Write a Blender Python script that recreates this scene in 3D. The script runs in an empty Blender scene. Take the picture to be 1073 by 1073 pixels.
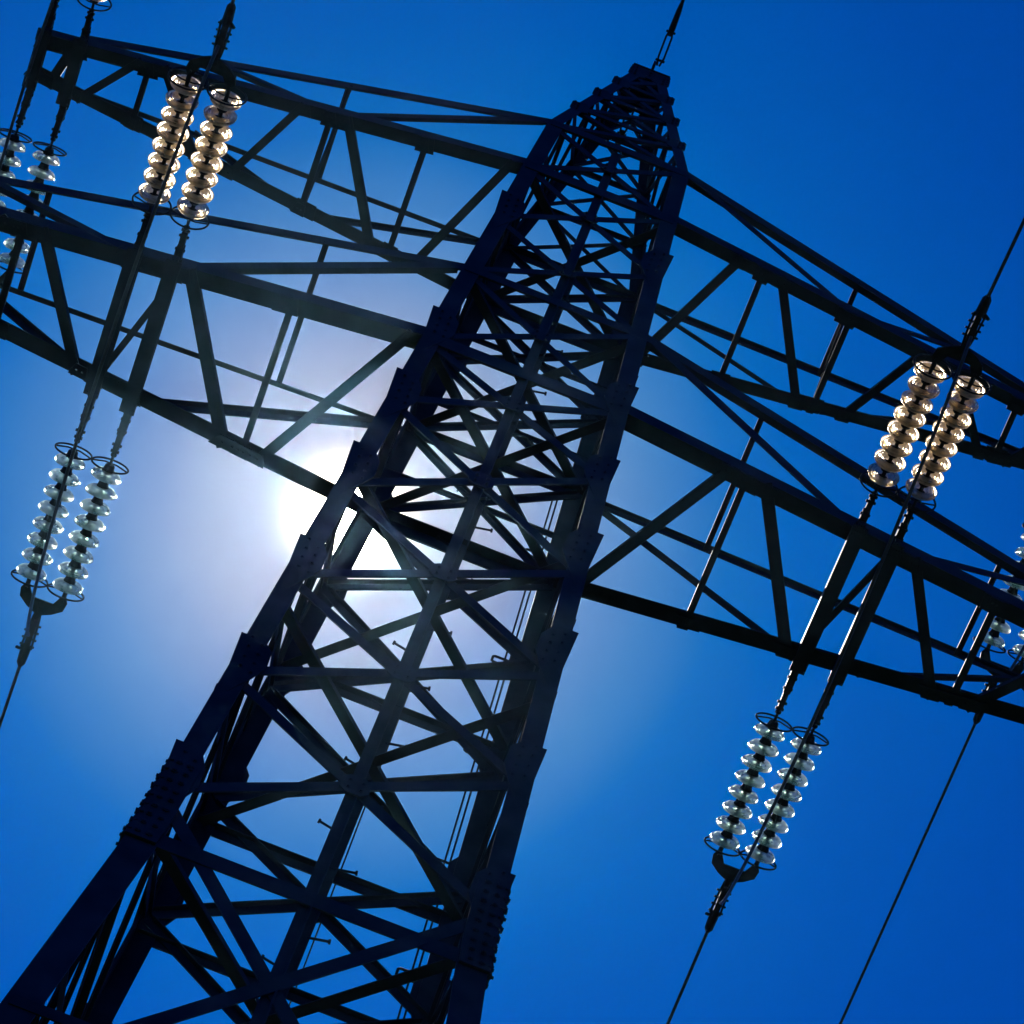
import bpy, bmesh, math, random
from mathutils import Vector, Matrix
random.seed(7)
V = Vector
R = math.radians
C = bpy.context.scene.collection
S = bpy.context.scene

# ------------------------------------------------------------------ camera
cam_d = bpy.data.cameras.new('camera')
cam = bpy.data.objects.new('camera', cam_d); C.objects.link(cam); S.camera = cam
YAW, PITCH, ROLL = -0.0012, 1.06216, 0.37001
fw = V((math.sin(YAW)*math.cos(PITCH), math.cos(YAW)*math.cos(PITCH), math.sin(PITCH)))
r0 = V((math.cos(YAW), -math.sin(YAW), 0)); u0 = r0.cross(fw)
rt = r0*math.cos(ROLL) + u0*math.sin(ROLL); up = -r0*math.sin(ROLL) + u0*math.cos(ROLL)
cam.matrix_world = Matrix(((rt.x, up.x, -fw.x, 0.31503), (rt.y, up.y, -fw.y, -14.10251), (rt.z, up.z, -fw.z, 1.6), (0, 0, 0, 1)))
cam_d.sensor_width = 36.0; cam_d.sensor_fit = 'HORIZONTAL'
cam_d.lens = 36.0*3791.594/1073.0
cam_d.clip_start = 0.1; cam_d.clip_end = 6000

# ------------------------------------------------------------------ sky and sun
SUN = V((-0.04175, 0.50131, 0.86426)).normalized()
w = bpy.data.worlds.new('World'); S.world = w; w.use_nodes = True
nt = w.node_tree; nt.nodes.clear()
N = nt.nodes.new; L = nt.links.new
out = N('ShaderNodeOutputWorld'); bg = N('ShaderNodeBackground')
sky = N('ShaderNodeTexSky'); sky.sky_type = 'NISHITA'; sky.sun_disc = False
sky.sun_elevation = math.asin(SUN.z); sky.sun_rotation = math.atan2(SUN.x, SUN.y)
sky.altitude = 300; sky.air_density = 1.0; sky.dust_density = 0.3; sky.ozone_density = 3.0
tint = N('ShaderNodeMix'); tint.data_type = 'RGBA'; tint.blend_type = 'MULTIPLY'; tint.inputs['Factor'].default_value = 1.0
L(sky.outputs['Color'], tint.inputs['A']); tint.inputs['B'].default_value = (0.0, 0.190, 0.80, 1)
# the bright ring of air round the sun: brightness falls with the angle from the sun's direction
tc = N('ShaderNodeTexCoord'); dt = N('ShaderNodeVectorMath'); dt.operation = 'DOT_PRODUCT'
nm = N('ShaderNodeVectorMath'); nm.operation = 'NORMALIZE'
L(tc.outputs['Generated'], nm.inputs[0]); L(nm.outputs['Vector'], dt.inputs[0]); dt.inputs[1].default_value = SUN
ac = N('ShaderNodeMath'); ac.operation = 'ARCCOSINE'; ac.use_clamp = False; L(dt.outputs['Value'], ac.inputs[0])
dg = N('ShaderNodeMath'); dg.operation = 'MULTIPLY'; dg.inputs[1].default_value = 180/math.pi/16.0; L(ac.outputs[0], dg.inputs[0])
rp = N('ShaderNodeValToRGB'); rp.color_ramp.interpolation = 'LINEAR'; L(dg.outputs[0], rp.inputs['Fac'])
stops = [(0.0, (1.0, .95, .9)), (.75, (.75, .62, .35)), (1.1, (.60, .49, .20)), (1.45, (.49, .39, .11)), (2.1, (.375, .32, .08)), (3.0, (.225, .235, .09)), (4.0, (.11, .175, .095)), (4.9, (.05, .13, .078)),
         (6.0, (.004, .075, .065)), (6.9, (0, .056, .055)), (8.5, (0, .032, .042)), (11.5, (0, .010, .014)), (15.5, (0, 0, 0))]
el = rp.color_ramp.elements
while len(el) > 1: el.remove(el[-1])
el[0].position = 0; el[0].color = stops[0][1] + (1,)
for d, c in stops[1:]:
    e = el.new(d/16.0); e.color = c + (1,)
# the blinding core of the sun itself
ex = N('ShaderNodeMath'); ex.operation = 'MULTIPLY'; ex.inputs[1].default_value = -16.0/0.12; L(dg.outputs[0], ex.inputs[0])
e2 = N('ShaderNodeMath'); e2.operation = 'EXPONENT'; L(ex.outputs[0], e2.inputs[0])
cm = N('ShaderNodeMix'); cm.data_type = 'RGBA'; cm.inputs['A'].default_value = (0, 0, 0, 1); cm.inputs['B'].default_value = (1, 1, 1, 1); L(e2.outputs[0], cm.inputs['Factor'])
cs = N('ShaderNodeVectorMath'); cs.operation = 'MULTIPLY'; cs.inputs[1].default_value = (22000, 19000, 15000); L(cm.outputs['Result'], cs.inputs[0])
a1 = N('ShaderNodeVectorMath'); a1.operation = 'SCALE'; a1.inputs['Scale'].default_value = 10.0; wn = N('ShaderNodeTexNoise'); wn.inputs['Scale'].default_value = 14; wn.inputs['Detail'].default_value = 5; wn.inputs['Roughness'].default_value = .45; L(nm.outputs['Vector'], wn.inputs['Vector'])
wm = N('ShaderNodeMapRange'); wm.inputs['From Min'].default_value = .3; wm.inputs['From Max'].default_value = .7; wm.inputs['To Min'].default_value = 8.6; wm.inputs['To Max'].default_value = 11.4; L(wn.outputs['Fac'], wm.inputs['Value']); L(wm.outputs['Result'], a1.inputs['Scale'])
L(rp.outputs['Color'], a1.inputs[0])
a2 = N('ShaderNodeVectorMath'); a2.operation = 'ADD'; L(tint.outputs['Result'], a2.inputs[0]); L(a1.outputs[0], a2.inputs[1])
a3 = N('ShaderNodeVectorMath'); a3.operation = 'ADD'; L(a2.outputs[0], a3.inputs[0]); L(cs.outputs[0], a3.inputs[1])
L(a3.outputs[0], bg.inputs['Color']); bg.inputs['Strength'].default_value = 0.10
L(bg.outputs[0], out.inputs['Surface'])

sl = bpy.data.lights.new('sun', 'SUN'); sl.energy = 5.0; sl.angle = R(0.5); sl.color = (1.0, .93, .82)
so = bpy.data.objects.new('sun', sl); C.objects.link(so)
so.rotation_euler = (-SUN).to_track_quat('-Z', 'Y').to_euler(); so.location = SUN*200
S.view_settings.view_transform = 'Standard'; S.view_settings.look = 'None'; S.view_settings.exposure = 0.0; S.view_settings.gamma = 1.0
S.view_settings.use_curve_mapping = False
S.cycles.sample_clamp_indirect = 0.0

# ------------------------------------------------------------------ materials
def pmat(name, c1, c2, rough=.6, scale=6.0, metal=0.0, spec=.3, bump=.15):
    m = bpy.data.materials.new(name); m.use_nodes = True; t = m.node_tree
    b = t.nodes['Principled BSDF']
    tx = t.nodes.new('ShaderNodeTexCoord'); n = t.nodes.new('ShaderNodeTexNoise'); n.inputs['Scale'].default_value = scale; n.inputs['Detail'].default_value = 8
    t.links.new(tx.outputs['Object'], n.inputs['Vector'])
    r = t.nodes.new('ShaderNodeValToRGB'); r.color_ramp.elements[0].position = .35; r.color_ramp.elements[1].position = .65
    r.color_ramp.elements[0].color = c1 + (1,); r.color_ramp.elements[1].color = c2 + (1,)
    t.links.new(n.outputs['Fac'], r.inputs['Fac']); t.links.new(r.outputs['Color'], b.inputs['Base Color'])
    mr = t.nodes.new('ShaderNodeMapRange'); mr.inputs['To Min'].default_value = rough-.1; mr.inputs['To Max'].default_value = rough+.12
    t.links.new(n.outputs['Fac'], mr.inputs['Value']); t.links.new(mr.outputs['Result'], b.inputs['Roughness'])
    b.inputs['Metallic'].default_value = metal; b.inputs['Specular IOR Level'].default_value = spec
    if bump:
        n2 = t.nodes.new('ShaderNodeTexNoise'); n2.inputs['Scale'].default_value = scale*9; t.links.new(tx.outputs['Object'], n2.inputs['Vector'])
        bp = t.nodes.new('ShaderNodeBump'); bp.inputs['Strength'].default_value = bump; bp.inputs['Distance'].default_value = .004
        t.links.new(n2.outputs['Fac'], bp.inputs['Height']); t.links.new(bp.outputs['Normal'], b.inputs['Normal'])
    return m
STEEL = pmat('dark_painted_steel', (.005, .009, .022), (.021, .030, .056), .6, 3.2, 0, .16)
FIT = pmat('cast_fitting_steel', (.012, .014, .020), (.028, .031, .040), .62, 14.0, 0.0, .08)
WIRE = pmat('aged_conductor', (.03, .032, .036), (.055, .058, .065), .5, 30.0, 0.0, .3)
CONC = pmat('concrete', (.26, .25, .23), (.36, .35, .32), .9, 4.0)
GRASS = pmat('meadow', (.012, .026, .014), (.030, .044, .022), .95, .35, 0, .1, .5)
def glassmat(name, clear, glow_tint, rough, amount, glow_share):
    """toughened glass, mixed with rougher and translucent shares that imitate a backlit glow"""
    m = bpy.data.materials.new(name); m.use_nodes = True; t = m.node_tree; t.nodes.remove(t.nodes['Principled BSDF'])
    g1 = t.nodes.new('ShaderNodeBsdfGlass'); g1.inputs['Color'].default_value = clear + (1,); g1.inputs['Roughness'].default_value = .13; g1.inputs['IOR'].default_value = 1.5
    g2 = t.nodes.new('ShaderNodeBsdfGlass'); g2.inputs['Color'].default_value = glow_tint + (1,); g2.inputs['Roughness'].default_value = rough; g2.inputs['IOR'].default_value = 1.5
    x = t.nodes.new('ShaderNodeTexCoord'); n = t.nodes.new('ShaderNodeTexNoise'); n.inputs['Scale'].default_value = 26; n.inputs['Detail'].default_value = 4
    bp = t.nodes.new('ShaderNodeBump'); bp.inputs['Strength'].default_value = .5; bp.inputs['Distance'].default_value = .008
    t.links.new(x.outputs['Object'], n.inputs['Vector']); t.links.new(n.outputs['Fac'], bp.inputs['Height'])
    for g_ in (g1, g2): t.links.new(bp.outputs['Normal'], g_.inputs['Normal'])
    n3 = t.nodes.new('ShaderNodeTexNoise'); n3.inputs['Scale'].default_value = 11; mr = t.nodes.new('ShaderNodeMapRange')
    mr.inputs['From Min'].default_value = .35; mr.inputs['From Max'].default_value = .65; mr.inputs['To Min'].default_value = amount[0]; mr.inputs['To Max'].default_value = amount[1]
    t.links.new(x.outputs['Object'], n3.inputs['Vector']); t.links.new(n3.outputs['Fac'], mr.inputs['Value'])
    mx = t.nodes.new('ShaderNodeMixShader'); t.links.new(mr.outputs['Result'], mx.inputs['Fac']); t.links.new(g1.outputs[0], mx.inputs[1]); t.links.new(g2.outputs[0], mx.inputs[2])
    tr = t.nodes.new('ShaderNodeBsdfTranslucent'); tr.inputs['Color'].default_value = glow_tint + (1,)
    mx2 = t.nodes.new('ShaderNodeMixShader'); mx2.inputs['Fac'].default_value = glow_share; t.links.new(mx.outputs[0], mx2.inputs[1]); t.links.new(tr.outputs[0], mx2.inputs[2])
    t.links.new(mx2.outputs[0], t.nodes['Material Output'].inputs['Surface'])
    return m
GLASS = glassmat('green_toughened_glass', (.85, .99, .955), (.96, 1.0, .985), .30, (.05, .60), .04)
GLASS_GOLDLIT = glassmat('goldlit_toughened_glass', (.985, .93, .84), (1.0, .90, .72), .30, (.15, .75), .10)  # same glass for the near strings, golden sunlight tinted into its colour

# ------------------------------------------------------------------ helpers
def obj(name, bm, mat, parent=None, smooth=False):
    me = bpy.data.meshes.new(name)
    bmesh.ops.recalc_face_normals(bm, faces=bm.faces)
    bm.to_mesh(me); bm.free(); me.materials.append(mat)
    if smooth:
        for f in me.polygons: f.use_smooth = True
    o = bpy.data.objects.new(name, me); C.objects.link(o)
    if parent is not None: o.parent = parent
    return o
def thing(name, label, cat, loc=(0, 0, 0), group=None):
    o = bpy.data.objects.new(name, None); C.objects.link(o); o.location = loc
    o.empty_display_size = .2
    o['label'] = label; o['category'] = cat
    if group: o['group'] = group
    return o
def tag(o, label, cat, group=None):
    o['label'] = label; o['category'] = cat
    if group: o['group'] = group
    return o
def sweep_poly(bm, A, B, pts, e1, e2):
    """extrude the closed 2-D outline pts (in axes e1,e2) from A to B"""
    a = [bm.verts.new(A + e1*x + e2*y) for x, y in pts]; c = [bm.verts.new(B + e1*x + e2*y) for x, y in pts]
    n = len(pts)
    for i in range(n): bm.faces.new((a[i], a[(i+1) % n], c[(i+1) % n], c[i]))
    bm.faces.new(a[::-1]); bm.faces.new(c)
def frame(A, B, n):
    d = (B-A).normalized(); e2 = (n - d*n.dot(d)).normalized(); e1 = d.cross(e2); return d, e1, e2
def angle(bm, A, B, n, wd=.1, th=.012, side=1, centre=True, dp=.6):
    """steel angle: one flange flat in the face whose outward normal is n, the other standing inwards"""
    A, B, n = V(A), V(B), V(n); d, e1, e2 = frame(A, B, n); e1 = e1*side
    o = -wd/2 if centre else 0
    pts = [(o, 0), (o+wd, 0), (o+wd, -th), (o+th, -th), (o+th, -wd*dp), (o, -wd*dp)]
    sweep_poly(bm, A, B, pts, e1, e2)
def corner_angle(bm, A, B, d1, d2, wd, th=.016):
    A, B = V(A), V(B); d = (B-A).normalized()
    e1 = V(d1); e1 = (e1-d*e1.dot(d)).normalized(); e2 = V(d2); e2 = (e2-d*e2.dot(d)-e1*e2.dot(e1)).normalized()
    sweep_poly(bm, A, B, [(0, 0), (wd, 0), (wd, th), (th, th), (th, wd), (0, wd)], e1, e2)
def box(bm, c, e1, e2, e3, a, b_, c_):
    c = V(c); e1, e2, e3 = V(e1), V(e2), V(e3)
    vs = [bm.verts.new(c + e1*a/2*i + e2*b_/2*j + e3*c_/2*k) for i in (-1, 1) for j in (-1, 1) for k in (-1, 1)]
    for f in ((0, 1, 3, 2), (4, 6, 7, 5), (0, 4, 5, 1), (2, 3, 7, 6), (0, 2, 6, 4), (1, 5, 7, 3)): bm.faces.new([vs[i] for i in f])
def tube(bm, pts, r, seg=8, closed=False, cap=True):
    pts = [V(p) for p in pts]; n = len(pts); rings = []; ref = None
    rr = r if isinstance(r, (list, tuple)) else [r]*n
    for i, p in enumerate(pts):
        if closed: t = (pts[(i+1) % n]-pts[i-1])
        else: t = pts[min(i+1, n-1)]-pts[max(i-1, 0)]
        t.normalize()
        if ref is None: ref = t.orthogonal().normalized()
        ref = (ref - t*ref.dot(t)).normalized(); bb = t.cross(ref)
        rings.append([bm.verts.new(p + (ref*math.cos(2*math.pi*k/seg) + bb*math.sin(2*math.pi*k/seg))*rr[i]) for k in range(seg)])
    m = n if closed else n-1
    for i in range(m):
        a, c = rings[i], rings[(i+1) % n]
        for k in range(seg): bm.faces.new((a[k], a[(k+1) % seg], c[(k+1) % seg], c[k]))
    if not closed and cap: bm.faces.new(rings[0][::-1]); bm.faces.new(rings[-1])
def bolt(bm, p, n, r=.016, h=.02):
    p, n = V(p), V(n).normalized(); r *= random.uniform(.88, 1.12); tube(bm, [p-n*.004, p+n*h*.55], r, 6); tube(bm, [p+n*h*.55, p+n*h*random.uniform(.7, 1.25)], r*.6, 6)
def plate(bm, outline, o, e1, e2, n, th):
    """flat plate of outline (2-D points) centred in thickness on o"""
    n = V(n).normalized(); o = V(o); e1, e2 = V(e1), V(e2)
    sweep_poly(bm, o-n*th/2, o+n*th/2, outline, e1, e2)
def lathe(bm, prof, seg=28):
    """prof: closed outline (r, y), spun about +Y"""
    rings = []
    for r, y in prof:
        rings.append([bm.verts.new((r*math.cos(2*math.pi*k/seg), y, r*math.sin(2*math.pi*k/seg))) for k in range(seg)])
    n = len(prof)
    for i in range(n):
        a, c = rings[i], rings[(i+1) % n]
        for k in range(seg): bm.faces.new((a[k], a[(k+1) % seg], c[(k+1) % seg], c[k]))

# ------------------------------------------------------------------ ground
bm = bmesh.new()
bmesh.ops.create_grid(bm, x_segments=40, y_segments=40, size=2500)
for v in bm.verts:
    d = math.hypot(v.co.x, v.co.y)
    v.co.z = 0 if d < 60 else .25*math.sin(v.co.x*.021)*math.cos(v.co.y*.017)
g = obj('ground', bm, GRASS); g['kind'] = 'structure'
# ------------------------------------------------------------------ thin air volume added to spread the sun's glare over sky and steel
bm = bmesh.new(); bmesh.ops.create_cube(bm, size=1.0)
for v in bm.verts: v.co = V((v.co.x*5200, v.co.y*5200, 19.0 + v.co.z*41.0))
hm = bpy.data.materials.new('glare_haze_air'); hm.use_nodes = True; ht = hm.node_tree; ht.nodes.remove(ht.nodes['Principled BSDF'])
hv = ht.nodes.new('ShaderNodeVolumePrincipled'); hv.inputs['Color'].default_value = (.30, .62, 1, 1); hv.inputs['Density'].default_value = 4.6e-5; hv.inputs['Anisotropy'].default_value = .97
ht.links.new(hv.outputs[0], ht.nodes['Material Output'].inputs['Volume'])
hz_ = obj('glare_haze', bm, hm); hz_['kind'] = 'stuff'

# ------------------------------------------------------------------ the tower
ZB, Z1, D1, Z2, D2 = 19.65, 27.51, 1.542, 31.687, 1.196
ZT = Z2+D2
def hw(z):
    if z < ZB: return hw(ZB) + .083*(ZB-z)
    if z <= ZT: return .8844 - .03311*(z-27.50968)
    return hw(ZT) + (.15-hw(ZT))*(z-ZT)/(36.30-ZT)
tower = thing('lattice_tower', 'tall dark steel lattice tower with four cross-arms, dark against the blue sky and sun', 'pylon')
T = tower
FACES = {'near': (V((1, 0, 0)), V((0, -1, 0))), 'far': (V((-1, 0, 0)), V((0, 1, 0))), 'left': (V((0, -1, 0)), V((-1, 0, 0))), 'right': (V((0, 1, 0)), V((1, 0, 0)))}
def fp(face, t, z, off=0.0):
    """point on a face: t -1..1 across it"""
    a, n = FACES[face]; h = hw(z); return a*(t*(h-.03)) + n*(h+off) + V((0, 0, z))
def one(name, parent, fn, mat=STEEL):
    bm = bmesh.new(); fn(bm); return obj(name, bm, mat, parent)
def member(name, parent, A, B, n, wd=.1, side=1, th=.012):
    j = lambda: V((random.uniform(-1, 1), random.uniform(-1, 1), random.uniform(-1, 1)))*.006
    return one(name, parent, lambda bm: angle(bm, V(A)+j(), V(B)+j(), n, wd, th, side))

# legs: 200 mm angles, with splice plates and bolts
legs = {}
for sx in (-1, 1):
    for sy in (-1, 1):
        bm = bmesh.new()
        zs = [0.3, ZB, ZT]
        for za, zb in zip(zs, zs[1:]):
            corner_angle(bm, (sx*hw(za), sy*hw(za), za), (sx*hw(zb), sy*hw(zb), zb), (-sx, 0, 0), (0, -sy, 0), (.20 if za < ZB-1 else .155) if sy < 0 else .17, .018)
        lg = obj('leg', bm, STEEL, T); legs[sx, sy] = lg
        bm = bmesh.new(); box(bm, (sx*hw(0), sy*hw(0), .1), (1, 0, 0), (0, 1, 0), (0, 0, 1), .8, .8, .5); obj('footing', bm, CONC, T)
        # heavy bolted joint where the body bends
        def joint(bm, z0=19.35, z1_=20.35):
            for (nx, ny, ax) in ((0, sy, V((-sx, 0, 0))), (sx, 0, V((0, -sy, 0)))):
                n = V((nx, ny, 0))
                for za, zb in ((z0, ZB), (ZB, z1_)):
                    a = V((sx*hw(za), sy*hw(za), za)); c = V((sx*hw(zb), sy*hw(zb), zb))
                    d = (c-a).normalized(); m = (a+c)/2 + n*.014
                    box(bm, m + ax*.09, ax, d, n, .20, (c-a).length, .022)
                for k in range(9):
                    z = z0+.06+(z1_-z0-.12)*k/8; pc = V((sx*hw(z), sy*hw(z), z))
                    for q in (.05, .125): bolt(bm, pc + ax*q + n*.024, n, .022, .022)
                    bolt(bm, pc + ax*(-.002) + n*.012, n, .024, .024)
        one('splice_plate', lg, joint)
        for zt in (20.55, 22.2, 23.75, 25.27, 26.67, 28.07, 30.87):
            zt += random.uniform(-.06, .06); po = random.uniform(.012, .032); ph = random.uniform(.20, .30)
            def pl(bm, zt=zt):
                n = V((0, sy, 0)); o = V((sx*hw(zt-.3), sy*(hw(zt-.3)+.012), zt-.3))
                e1 = V((-sx, 0, 0)); e2 = V((sx*.033, 0, 1)).normalized()
                plate(bm, [(-po, ph), (.15, ph), (.22, .10), (.22, -.12), (.15, -.30), (.0, -.62), (-po*.5, -.42)], o, e1, e2, n, .014)
                for k in range(4): bolt(bm, o + e1*.06 + e2*(.20-.13*k), n); bolt(bm, o + e1*.14 + e2*(.14-.12*k), n)
            one('gusset_plate', lg, pl)

# centre posts of the near and far faces, with step bolts on the far one
post = {}
for face, wd in (('near', .085), ('far', .12)):
    zs = [16.4, ZB, Z1, ZT-.05]
    def cp(bm):
        for a, c in zip(zs, zs[1:]):
            A, B = fp(face, 0, a, -.03), fp(face, 0, c, -.03); n = FACES[face][1]
            angle(bm, A, B, n, wd, .012); angle(bm, A+n*-.012, B+n*-.012, -n, wd*.9, .012)
    post[face] = one('centre_post', T, cp)
k = 0; z = 19.0
while z < 31.5:
    s = 1 if k % 2 else -1
    def sb(bm):
        p = fp('far', 0, z, -.09); a = V((s, -.15, .10)).normalized()
        tube(bm, [p + V((s*.04, 0, 0)), p + V((s*.04, 0, 0)) + a*.15], .010, 8); tube(bm, [p + V((s*.04, 0, 0)) + a*.148, p + V((s*.04, 0, 0)) + a*.166], .019, 8)
    one('step_bolt', post['far'], sb); k += 1; z += .42

# X bracing, panel by panel
PAN = [20.0, 21.6, 23.1, 24.65, 26.25, 27.5, Z1+D1, 30.36, Z2, ZT]
for za, zb in zip(PAN, PAN[1:]):
    for face in FACES:
        n = FACES[face][1]; front = face in ('near', 'far')
        wd = (.088 if za < 27 else .075) if front else .07
        ps = [(fp(face, -1, za, -.004), fp(face, 1, zb, -.004)), (fp(face, 1, za, -.022), fp(face, -1, zb, -.022))]
        for i, (A, B) in enumerate(ps):
            if face == 'left' and 26 < za < 27: continue          # this panel is open on the left face: the sun shows through it
            d = (B-A).normalized()*.05
            member('diagonal_brace', T, A+d, B-d, n, wd, -1 if i else 1)
        if front:
            zc = (za+zb)/2
            def gp(bm):
                o = fp(face, 0, zc, .012); q = .10 if za < 27 else .08
                plate(bm, [(-q, -q*.55), (-q*.5, -q), (q*.5, -q), (q, -q*.55), (q, q*.55), (q*.5, q), (-q*.5, q), (-q, q*.55)], o, FACES[face][0], V((0, 0, 1)), n, .012)
                for dx in (-.045, .045):
                    for dz in (-.045, .045): bolt(bm, o + FACES[face][0]*dx + V((0, 0, dz)), n)
            one('gusset_plate', post[face], gp)
# bracing under the bend
for za, zb in ((14.2, 16.35), (16.35, 20.0)):
    for face in FACES:
        n = FACES[face][1]
        for i, (A, B) in enumerate([(fp(face, -1, za, -.004), fp(face, 1, zb, -.004)), (fp(face, 1, za, -.022), fp(face, -1, zb, -.022))]):
            member('diagonal_brace', T, A, B, n, .10 if face in ('near', 'far') else .08, -1 if i else 1)
for face in ('left', 'right'):
    n = FACES[face][1]
    for t0, z0, t1, z1 in ((-1, 18.3, 1, 19.42), (1, 18.3, -1, 19.42), (-1, 17.0, 1, 18.3)):
        member('diagonal_brace', T, fp(face, t0, z0, -.04), fp(face, t1, z1, -.04), n, .06)
# bracing hidden below the frame, down to the footings
def low(bm):
    zz = [.4, 5.2, 10.2, 14.6]
    for za, zb in zip(zz, zz[1:]):
        for face in FACES:
            n = FACES[face][1]
            angle(bm, fp(face, -1, za, -.004), fp(face, 1, zb, -.004), n, .11); angle(bm, fp(face, 1, za, -.022), fp(face, -1, zb, -.022), n, .11)
            angle(bm, fp(face, -1, zb, -.04), fp(face, 1, zb, -.04), n, .1)
one('base_bracing', T, low)
# horizontals
HZ = [('near', 19.42, .14), ('far', 19.42, .14), ('left', ZB, .11), ('right', ZB, .11), ('far', 21.4, .09), ('far', 22.8, .10), ('far', 25.0, .10), ('left', 22.9, .08), ('right', 22.9, .08), ('left', 25.0, .08), ('right', 25.0, .08)]
for z in (21.4, 24.0): HZ += [('left', z, .06), ('right', z, .06)]
HZ += [('right', 26.3, .06), ('near', 17.3, .09), ('left', 18.3, .08), ('right', 18.3, .08)]
for z in (28.3, 29.7, 31.0): HZ += [('left', z, .055), ('right', z, .055), ('far', z, .055)]
for z, wd in ((Z1, .17), (Z1+D1, .12), (Z2, .15), (ZT, .12)):
    for f in FACES: HZ.append((f, z, wd if f in ('near', 'far') else wd*.75))
for face, z, wd in HZ:
    member('horizontal_strut', T, fp(face, -1, z, .006), fp(face, 1, z, .006), FACES[face][1], wd, 1)
# flat X across the shaft at the arm levels and at the bend
for z in (ZB, Z1, Z2, Z1+D1, 22.8, 25.0):
    h = hw(z)-.06
    member('plan_brace', T, (-h, -h, z-.02), (h, h, z-.02), (0, 0, -1), .08); member('plan_brace', T, (h, -h, z-.04), (-h, h, z-.04), (0, 0, -1), .08)
# thin twin earthing rod clipped along the right far leg
def rod(bm):
    for dx in (.0, .05):
        tube(bm, [V((hw(zz)-.215-dx*.8, hw(zz)+.02, zz)) for zz in (16.6, ZB, 24, 29)], .008, 6)
cr_ = one('earthing_rod', T, rod, FIT)
for zz in (20.9, 22.05, 23.4, 24.9, 26.2, 27.9):
    def cl(bm):
        x = hw(zz)-.18; y = hw(zz)+.02
        tube(bm, [(x, y, zz), (x-.16, y, zz), (x-.175, y, zz+.015), (x-.175, y, zz+.075), (x-.16, y, zz+.09), (x, y, zz+.09)], .012, 6)
    one('clip', cr_, cl, FIT)
# peak
def pk(bm):
    for sx in (-1, 1):
        for sy in (-1, 1):
            corner_angle(bm, (sx*hw(ZT), sy*hw(ZT), ZT), (sx*hw(36.30), sy*hw(36.30), 36.30), (-sx, 0, 0), (0, -sy, 0), .11, .012)
peak = one('peak', T, pk)
PZ = [ZT, 33.78, 34.62, 35.38, 36.05]
for za, zb in zip(PZ, PZ[1:]):
    for face in FACES:
        n = FACES[face][1]
        for i, (A, B) in enumerate([(fp(face, -1, za, -.004), fp(face, 1, zb, -.004)), (fp(face, 1, za, -.018), fp(face, -1, zb, -.018))]):
            member('diagonal_brace', peak, A, B, n, .06, 1 if i else -1, .008)
        member('horizontal_strut', peak, fp(face, -1, zb, .005), fp(face, 1, zb, .005), n, .065, 1, .008)
    for sx in (-1, 1):
        for sy in (-1, 1):
            def gq(bm):
                o = V((sx*hw(zb), sy*(hw(zb)+.01), zb)); e1 = V((-sx, 0, 0))
                plate(bm, [(-.025, .09), (.10, .12), (.16, .02), (.15, -.08), (.04, -.13), (-.03, -.06)], o, e1, V((0, 0, 1)), (0, 1, 0), .012)
                for q in (-.06, 0, .06): bolt(bm, o + e1*.04 + V((0, 0, q)), (0, sy, 0)); bolt(bm, o + e1*.01 + V((0, 0, q+.03)), (sx, 0, 0), .016, .03)
            one('gusset_plate', peak, gq)
def capm(bm):
    for sy in (-1, 1):
        box(bm, (0, sy*.165, 36.13), (1, 0, 0), (0, 1, 0), (0, 0, 1), .42, .016, .34)
    for sx in (-1, 1):
        box(bm, (sx*.175, 0, 36.13), (0, 1, 0), (1, 0, 0), (0, 0, 1), .31, .016, .34)
    box(bm, (0, 0, 36.32), (1, 0, 0), (0, 1, 0), (0, 0, 1), .40, .36, .02)
    for sx in (-.15, 0, .15):
        for sy in (-1, 1):
            for q in (-.1, 0, .1): bolt(bm, (sx, sy*.173, 36.13+q), (0, sy, 0))
    box(bm, (0, -.12, 36.38), (1, 0, 0), (0, 1, 0), (0, 0, 1), .03, .24, .10)
one('peak_plate', peak, capm)

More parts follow.
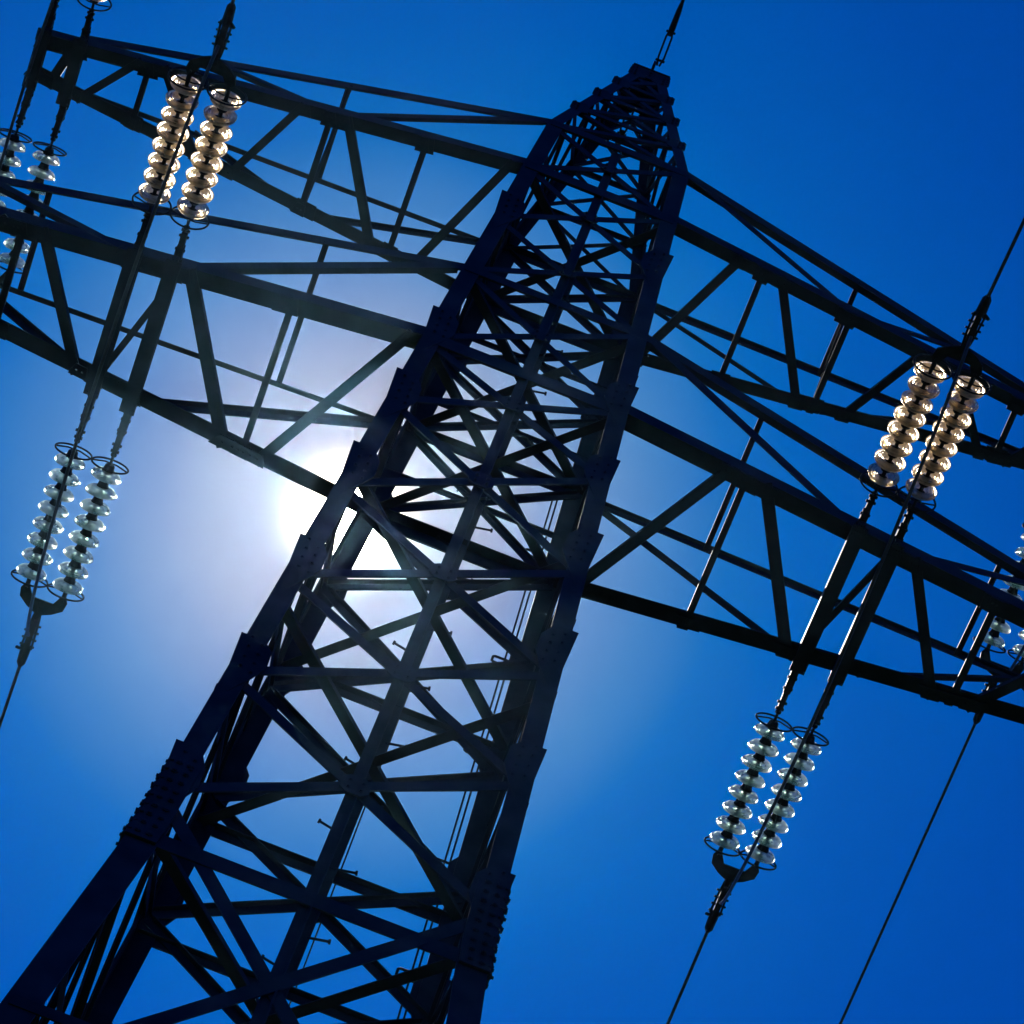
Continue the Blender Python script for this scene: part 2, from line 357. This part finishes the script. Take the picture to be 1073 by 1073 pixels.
# ------------------------------------------------------------------ cross-arms (the right pair is the left pair turned half round)
LOW = dict(z=Z1, dz=D1, xs=3.12, ys=.652, xe=6.8, h=.164, sep=.325)
UPP = dict(z=Z2, dz=D2, xs=5.078, ys=.253, xe=5.30, h=.15, sep=.343)
def arm(q, s, lower):
    """q: arm data, s: -1 left, 1 right. A point is (x out, near -1 / far 1): for the right arm both flip"""
    z0 = q['z']; w0 = hw(z0); wt = hw(z0+q['dz']); slope = (w0-q['ys'])/(q['xs']-w0)
    def yb(x): return q['ys'] - slope*(x-q['xs'])
    xt = 6.814 if lower else 4.93
    def bot(x, f, dz=0): return V((s*x, f*yb(x), z0+dz))
    def top(x, f):
        a = V((s*wt, f*wt, z0+q['dz'])); c = V((s*xt, f*yb(xt), z0+q['h'])); t = (x-wt)/(xt-wt); return a.lerp(c, t)
    def fr(bm):
        for f in (-1, 1):
            n = V((0, f, 0))
            A, B = bot(w0-.05, f), bot(q['xe'], f)
            corner_angle(bm, A, B, (0, -f, 0), (0, 0, 1), .15 if lower else .125, .014)
            tw = (.115 if f < 0 else .075) if lower else (.115 if f < 0 else .08)
            angle(bm, top(wt-.05, f), top(xt, f), n, tw, .012, -1)
    a = one('cross_arm', T, fr)
    dn = V((0, 0, -1))
    def br(x1, f1, x2, f2, wd, off=-.016, nm='diagonal_brace'):
        member(nm, a, bot(x1, f1, off), bot(x2, f2, off), dn, wd)
        for xx, ff, xo in ((x1, f1, x2), (x2, f2, x1)):
            def jp(bm):
                o = bot(xx, ff, off-.012) + V((0, -ff*.055, 0)); ax = (bot(xx+.1, ff)-bot(xx-.1, ff)).normalized(); ay = V((0, 0, 1)).cross(ax); l = wd*random.uniform(.9, 1.5); k = s*(.5 if xo > xx else -.5)*wd*.5
                plate(bm, [(-l+k, -.055), (l+k, -.055), (l*.6+k, .06), (-l*.6+k, .06)], o, ax, ay, (0, 0, 1), .008)
                for dx in (-.3, .3): bolt(bm, o + ax*(l*dx+k), (0, 0, -1), .013, .016)
            one('gusset_plate', a, jp)
    nr, fa = s, -s            # the left arm's near chord takes the right arm's far chord's place after the half turn
    nr, fa = (-1, 1) if s < 0 else (1, -1)
    if lower:
        br(2.88, nr, 3.30, fa, .055, -.03); br(2.84, nr, 2.12, fa, .105); br(1.96, nr, 1.96, fa, .055, -.02, 'cross_strut'); br(.96, nr, 1.83, fa, .09)
        br(4.07, nr, 3.46, fa, .09); br(4.22, nr, 4.22, fa, .06, -.02, 'cross_strut'); br(4.35, nr, 5.1, fa, .09); br(5.3, nr, 5.3, fa, .06, -.02, 'cross_strut'); br(5.9, nr, 5.4, fa, .08)
        br(6.5, nr, 6.5, fa, .13, -.02, 'cross_strut'); br(6.75, nr, 6.75, fa, .13, -.02, 'cross_strut')
        for f in (-1, 1):
            member('diagonal_brace', a, bot(2.86, f, .03), top(wt+.05, f), (0, f, 0), .095, -1); member('diagonal_brace', a, bot(3.42, f, .03), top(4.75, f), (0, f, 0), .085, 1)
            member('diagonal_brace', a, bot(5.3, f, .03), top(4.75, f), (0, f, 0), .07, 1)
        for x in (1.96, 4.22): member('cross_strut', a, top(x, -1), top(x, 1), (0, 0, 1), .05)
    else:
        br(4.95, nr, 5.10, fa, .09, -.02, 'cross_strut'); br(4.33, nr, 4.82, fa, .075); br(4.25, nr, 4.25, fa, .055, -.02, 'cross_strut'); br(4.13, nr, 3.60, fa, .08)
        br(2.80, nr, 3.28, fa, .075); br(2.53, nr, 2.53, fa, .055, -.02, 'cross_strut'); br(2.40, nr, 1.80, fa, .085); br(1.64, nr, 1.64, fa, .055, -.02, 'cross_strut'); br(.83, nr, 1.42, fa, .08)
        for f in (-1, 1):
            member('diagonal_brace', a, bot(2.42, f, .03), top(wt+.05, f), (0, f, 0), .07, -1); member('diagonal_brace', a, bot(2.60, f, .03), top(3.75, f), (0, f, 0), .07, 1)
        member('cross_strut', a, top(2.53, -1), top(2.53, 1), (0, 0, 1), .05); member('cross_strut', a, top(2.53, -1), bot(2.53, 1), (s, 0, 0), .045)
    # twin beams that carry the insulators, and their lugs
    for k in (-1, 1):
        x = q['xs'] + k*q['sep']/2
        def bmf(bm):
            A, B = bot(x, -1, -.05), bot(x, 1, -.05); ex = V((1, 0, 0)); ez = V((0, 0, 1))
            A = A - (B-A).normalized()*.02; B = B + (B-A).normalized()*.02
            hwd = .062 if lower else .055
            sweep_poly(bm, A, B, [(-hwd, -.05), (hwd, -.05), (hwd, -.038), (-hwd+.012, -.038), (-hwd+.012, .035), (hwd, .035), (hwd, .047), (-hwd, .047)], ex, ez)
        bm_ = one('hanger_beam', a, bmf)
        for f in (-1, 1):
            def lug(bm):
                o = bot(x, f, .05) + V((0, f*.01, 0))
                box(bm, o + V((0, 0, -.135)), (1, 0, 0), (0, 1, 0), (0, 0, 1), .13, .12, .016)
                for dx in (-.045, .045):
                    for dy in (-.035, .035): bolt(bm, o + V((dx, dy, -.143)), (0, 0, -1))
                box(bm, o + V((0, f*.02, -.03)), (1, 0, 0), (0, 1, 0), (0, 0, 1), .05, .10, .20)
            one('lug_plate', bm_, lug)
    for f in (-1, 1):
        for xc, ln in ((q['xs'], .52),) + (((2.0, .22), (4.2, .22)) if lower else ((4.25, .2), (2.5, .24), (1.64, .18))):
            def gp(bm):
                o = bot(xc, f, -.014) + V((0, -f*.075, 0)); ax = (bot(xc+.1, f)-bot(xc-.1, f)).normalized(); ay = V((0, 0, 1)).cross(ax)
                plate(bm, [(-ln/2, -.075), (ln/2, -.075), (ln/2*.8, .075), (-ln/2*.8, .075)], o, ax, ay, (0, 0, 1), .01)
                k = -ln/2+.05
                while k < ln/2: bolt(bm, o + ax*k + ay*(.045*f), (0, 0, -1)); k += .10
            one('gusset_plate', a, gp)
    return a
for s in (-1, 1):
    arm(LOW, s, True); arm(UPP, s, False)

# ------------------------------------------------------------------ insulator assemblies, built once along +Y
PITCH_D = .148
CAP = [(.0005, -.046), (.034, -.046), (.042, -.038), (.046, -.01), (.0535, .004), (.0545, .026), (.047, .030), (.0005, .030)]
DISC = [(.050, .008), (.060, .008), (.085, .013), (.108, .024), (.125, .041), (.1325, .058), (.1345, .067), (.1320, .072), (.1270, .068), (.1215, .053), (.1150, .047),
        (.1090, .050), (.1060, .076), (.1015, .078), (.0985, .050), (.0920, .039), (.0860, .041), (.0830, .074), (.0785, .076), (.0755, .044), (.0690, .034), (.0630, .036), (.0600, .068), (.0560, .069), (.0530, .04), (.050, .034)]
bm = bmesh.new(); lathe(bm, DISC, 36); disc0 = obj('glass_disc', bm, GLASS, None, True)
goldlit_me = disc0.data.copy(); goldlit_me.materials[0] = GLASS_GOLDLIT
bm = bmesh.new(); lathe(bm, CAP, 16); tube(bm, [(0, .028, 0), (0, .104, 0)], .017, 8); cap0 = obj('metal_cap', bm, FIT, disc0, True)
def ring_mesh():
    bm = bmesh.new(); tube(bm, [(.158*math.cos(2*math.pi*k/32), 0, .158*math.sin(2*math.pi*k/32)) for k in range(32)], .0085, 8, True)
    tube(bm, [(-.15, .004, 0), (-.05, -.02, 0), (.05, -.02, 0), (.15, .004, 0)], .007, 6)
    return bm
ring0 = obj('arcing_ring', ring_mesh(), FIT, None, True)
def links_mesh():
    bm = bmesh.new()
    box(bm, (0, .10, 0), (0, 1, 0), (0, 0, 1), (1, 0, 0), .26, .085, .062); box(bm, (0, .275, 0), (0, 1, 0), (0, 0, 1), (1, 0, 0), .20, .07, .046)
    for y in (.01, .10, .20, .33): tube(bm, [(-.042, y, 0), (.042, y, 0)], .013, 6)
    tube(bm, [(0, .36, 0), (0, .40, 0), (0, .41, 0), (0, .43, 0), (0, .44, 0), (0, .52, 0)], [.016, .016, .026, .026, .013, .013], 8); tube(bm, [(-.036, .388, 0), (.036, .388, 0)], .014, 6)
    return bm
link0 = obj('link_bar', links_mesh(), FIT)
Y0 = .556; YR = Y0 + 8*PITCH_D
def yoke_mesh(sep):
    bm = bmesh.new(); h = sep/2
    out = [(-h-.045, .0), (-h-.02, -.05), (-h+.02, -.05), (-h+.045, .0), (-h+.07, .045), (h-.07, .045), (h-.045, .0), (h-.02, -.05), (h+.02, -.05), (h+.045, .0), (h+.03, .075), (h-.05, .135), (.05, .165), (-.05, .165), (-h+.05, .135), (-h-.03, .075)]
    plate(bm, out, (0, YR+.06, 0), (1, 0, 0), (0, 1, 0), (0, 0, 1), .022)
    for x in (-h, h): tube(bm, [(x, YR-.05, 0), (x, YR+.03, 0)], .02, 8); tube(bm, [(x, YR+.045, -.035), (x, YR+.045, .035)], .015, 6)
    return bm
def clamp_mesh():
    bm = bmesh.new(); y = YR+.20
    for dx in (-.028, .028): tube(bm, [(dx*.5, y-.02, 0), (dx, y+.06, 0), (dx*1.3, y+.15, 0), (dx*1.6, y+.36, 0)], .010, 6)
    tube(bm, [(0, y-.03, 0), (0, y+.08, 0)], .022, 8); tube(bm, [(-.04, y+.02, 0), (.04, y+.02, 0)], .016, 6)
    box(bm, (0, y+.22, 0), (0, 1, 0), (1, 0, 0), (0, 0, 1), .26, .05, .06)
    tube(bm, [(0, y+.33, 0), (0, y+.36, 0), (0, y+.50, 0), (0, y+.53, 0)], [.030, .044, .038, .020], 10)
    for k in range(4): tube(bm, [(-.065, y+.14+.065*k, .0), (.065, y+.14+.065*k, .0)], .010, 6)
    tube(bm, [(-.02, y+.37, 0), (-.05, y+.37, -.03), (-.075, y+.36, -.05)], .014, 6)
    return bm
def rep(src, parent, loc):
    o = src.copy(); C.objects.link(o); o.parent = parent; o.location = loc; return o
used = set()
def place(src, parent, loc):
    if src not in used:
        used.add(src); src.parent = parent; src.location = loc; return src
    return rep(src, parent, loc)
def assembly(label, sep, loc, pitch, flip, yaw=0):
    a = thing('insulator_string', label, 'insulator', loc, 'double glass insulator strings hung from the cross-arms')
    a.rotation_euler = (R(pitch), 0, R(yaw) + (math.pi if flip else 0))
    for x in (-sep/2, sep/2):
        place(link0, a, (x, 0, 0)); place(ring0, a, (x, Y0-.04, 0)); place(ring0, a, (x, YR-.035, 0))
        for k in range(8):
            first = disc0 not in used
            d = place(disc0, a, (x, Y0 + k*PITCH_D, 0))
            if flip: d.data = goldlit_me
            d.rotation_euler = (random.uniform(-.03, .03), random.uniform(0, 6.28), random.uniform(-.03, .03))
            if not first: rep(cap0, d, (0, 0, 0))
    obj('yoke_plate', yoke_mesh(sep), FIT, a); obj('dead_end_clamp', clamp_mesh(), FIT, a)
    return a
YC = YR + .72       # where the conductor leaves the clamp
ends = {}
SP = [('upper left', -1, UPP, 'upper'), ('lower left', -1, LOW, 'lower'), ('lower right', 1, LOW, 'lower'), ('upper right', 1, UPP, 'upper')]
LAB = {
 ('lower left', 1): 'pair of glass insulator strings left of the sun, glinting white below the lower left arm',
 ('lower left', -1): 'pair of golden-lit glass insulator strings on the left, hanging across the upper arm',
 ('upper left', 1): 'pair of glass insulator strings at the left frame edge, below the upper left arm',
 ('upper left', -1): 'glass insulator string at the top left corner, only its lowest ring in view',
 ('lower right', 1): 'pair of glass insulator strings below the lower right arm, crossed by a thin cable',
 ('lower right', -1): 'pair of golden-lit glass insulator strings on the right, above the lower right arm',
 ('upper right', 1): 'pair of glass insulator strings at the right frame edge, behind the lower right arm',
 ('upper right', -1): 'pair of glass insulator strings at the upper right arm tip, towards the viewer'}
CON = {
 ('lower left', 1): 'thin dark conductor running off the left frame edge below the glinting white insulators',
 ('lower left', -1): 'thin dark conductor rising to the top edge above the golden insulators on the left',
 ('upper left', 1): 'thin dark conductor leaving the upper left arm tip away from the viewer',
 ('upper left', -1): 'thin dark conductor leaving the upper left arm tip towards the viewer',
 ('lower right', 1): 'thin dark conductor running down to the bottom edge, left one of two on the right',
 ('lower right', -1): 'thin dark conductor rising to the right frame edge above the golden insulators on the right',
 ('upper right', 1): 'thin dark conductor running down to the bottom edge, right one of two on the right',
 ('upper right', -1): 'thin dark conductor leaving the upper right arm tip towards the viewer'}
JUM = {'lower left': 'slim jumper cable looping under the lower left arm beside the insulators', 'lower right': 'slim jumper cable looping under the lower right arm and over the glass discs',
       'upper left': 'slim jumper cable looping past the upper left arm tip in the corner', 'upper right': 'slim jumper cable looping past the upper right arm tip at the frame edge'}
def yb_of(q, x):
    w0 = hw(q['z']); return q['ys'] - (w0-q['ys'])/(q['xs']-w0)*(x-q['xs'])
for nm_, s, q, lv in SP:
    for f in (1, -1):
        base = V((s*q['xs'], f*(q['ys']+((.12 if lv == 'lower' else .06) if f > 0 else -.06)), q['z']+.05)); pit = -12.5 if f > 0 else -5.5
        a = assembly(LAB[nm_, f], q['sep'], base, pit, f < 0)
        e = base + V((0, f*YC*math.cos(R(pit)), YC*math.sin(R(pit)))); ends[nm_, f] = e
        bm = bmesh.new(); pts = []
        for k in range(60):
            t = 160*(k/59)**2; pts.append(e + V((0, f*t, math.tan(R(-8.5))*t + t*t*.00026)))
        tube(bm, pts, .0145, 8)
        c = obj('conductor', bm, WIRE, None, True); tag(c, CON[nm_, f], 'cable', 'conductors strung from the insulators')
    # jumper loop joining both clamps under the arm
    A, B = ends[nm_, -1] + V((0, .34, -.05)), ends[nm_, 1] + V((0, -.34, -.05))
    bm = bmesh.new(); pts = []
    for k in range(41):
        t = k/40; u = 4*t*(1-t); p = A.lerp(B, t); p.z -= 1.05*u**.8; p.x -= s*.03*u; pts.append(p)
    tube(bm, pts, .0145, 8)
    j = obj('jumper_cable', bm, WIRE, None, True); tag(j, JUM[nm_], 'cable', 'jumper cables looping under the arms')
# ------------------------------------------------------------------ earth wire on the peak
def ew(f, label):
    t = thing('earth_wire', label, 'cable', (.04 if f < 0 else -.06, f*.22, 36.38), 'earth wires on the tower peak')
    bm = bmesh.new(); pts = []
    for k in range(50):
        u = 150*(k/49)**2; pts.append((0, f*(.75+u), -.05 - .06*u + u*u*.0002))
    tube(bm, pts, .010, 8); obj('wire', bm, WIRE, t, True)
    bm = bmesh.new()
    for dx in (-.03, .03): tube(bm, [(dx*.4, 0, 0), (dx, f*.10, -.005), (dx, f*.34, -.02), (dx*.5, f*.42, -.025)], .011, 6)
    tube(bm, [(0, f*.36, -.02), (0, f*.44, -.025), (0, f*.66, -.04), (0, f*.80, -.05)], [.022, .034, .028, .014], 8)
    tube(bm, [(-.05, f*.06, 0), (.05, f*.06, 0)], .014, 6); tube(bm, [(-.05, f*.40, -.022), (.05, f*.40, -.022)], .013, 6)
    obj('dead_end_clamp', bm, FIT, t)
ew(-1, 'thin dark earth wire rising from the tower peak to the top frame edge')
ew(1, 'thin earth wire leaving the far side of the tower peak, behind the lattice')
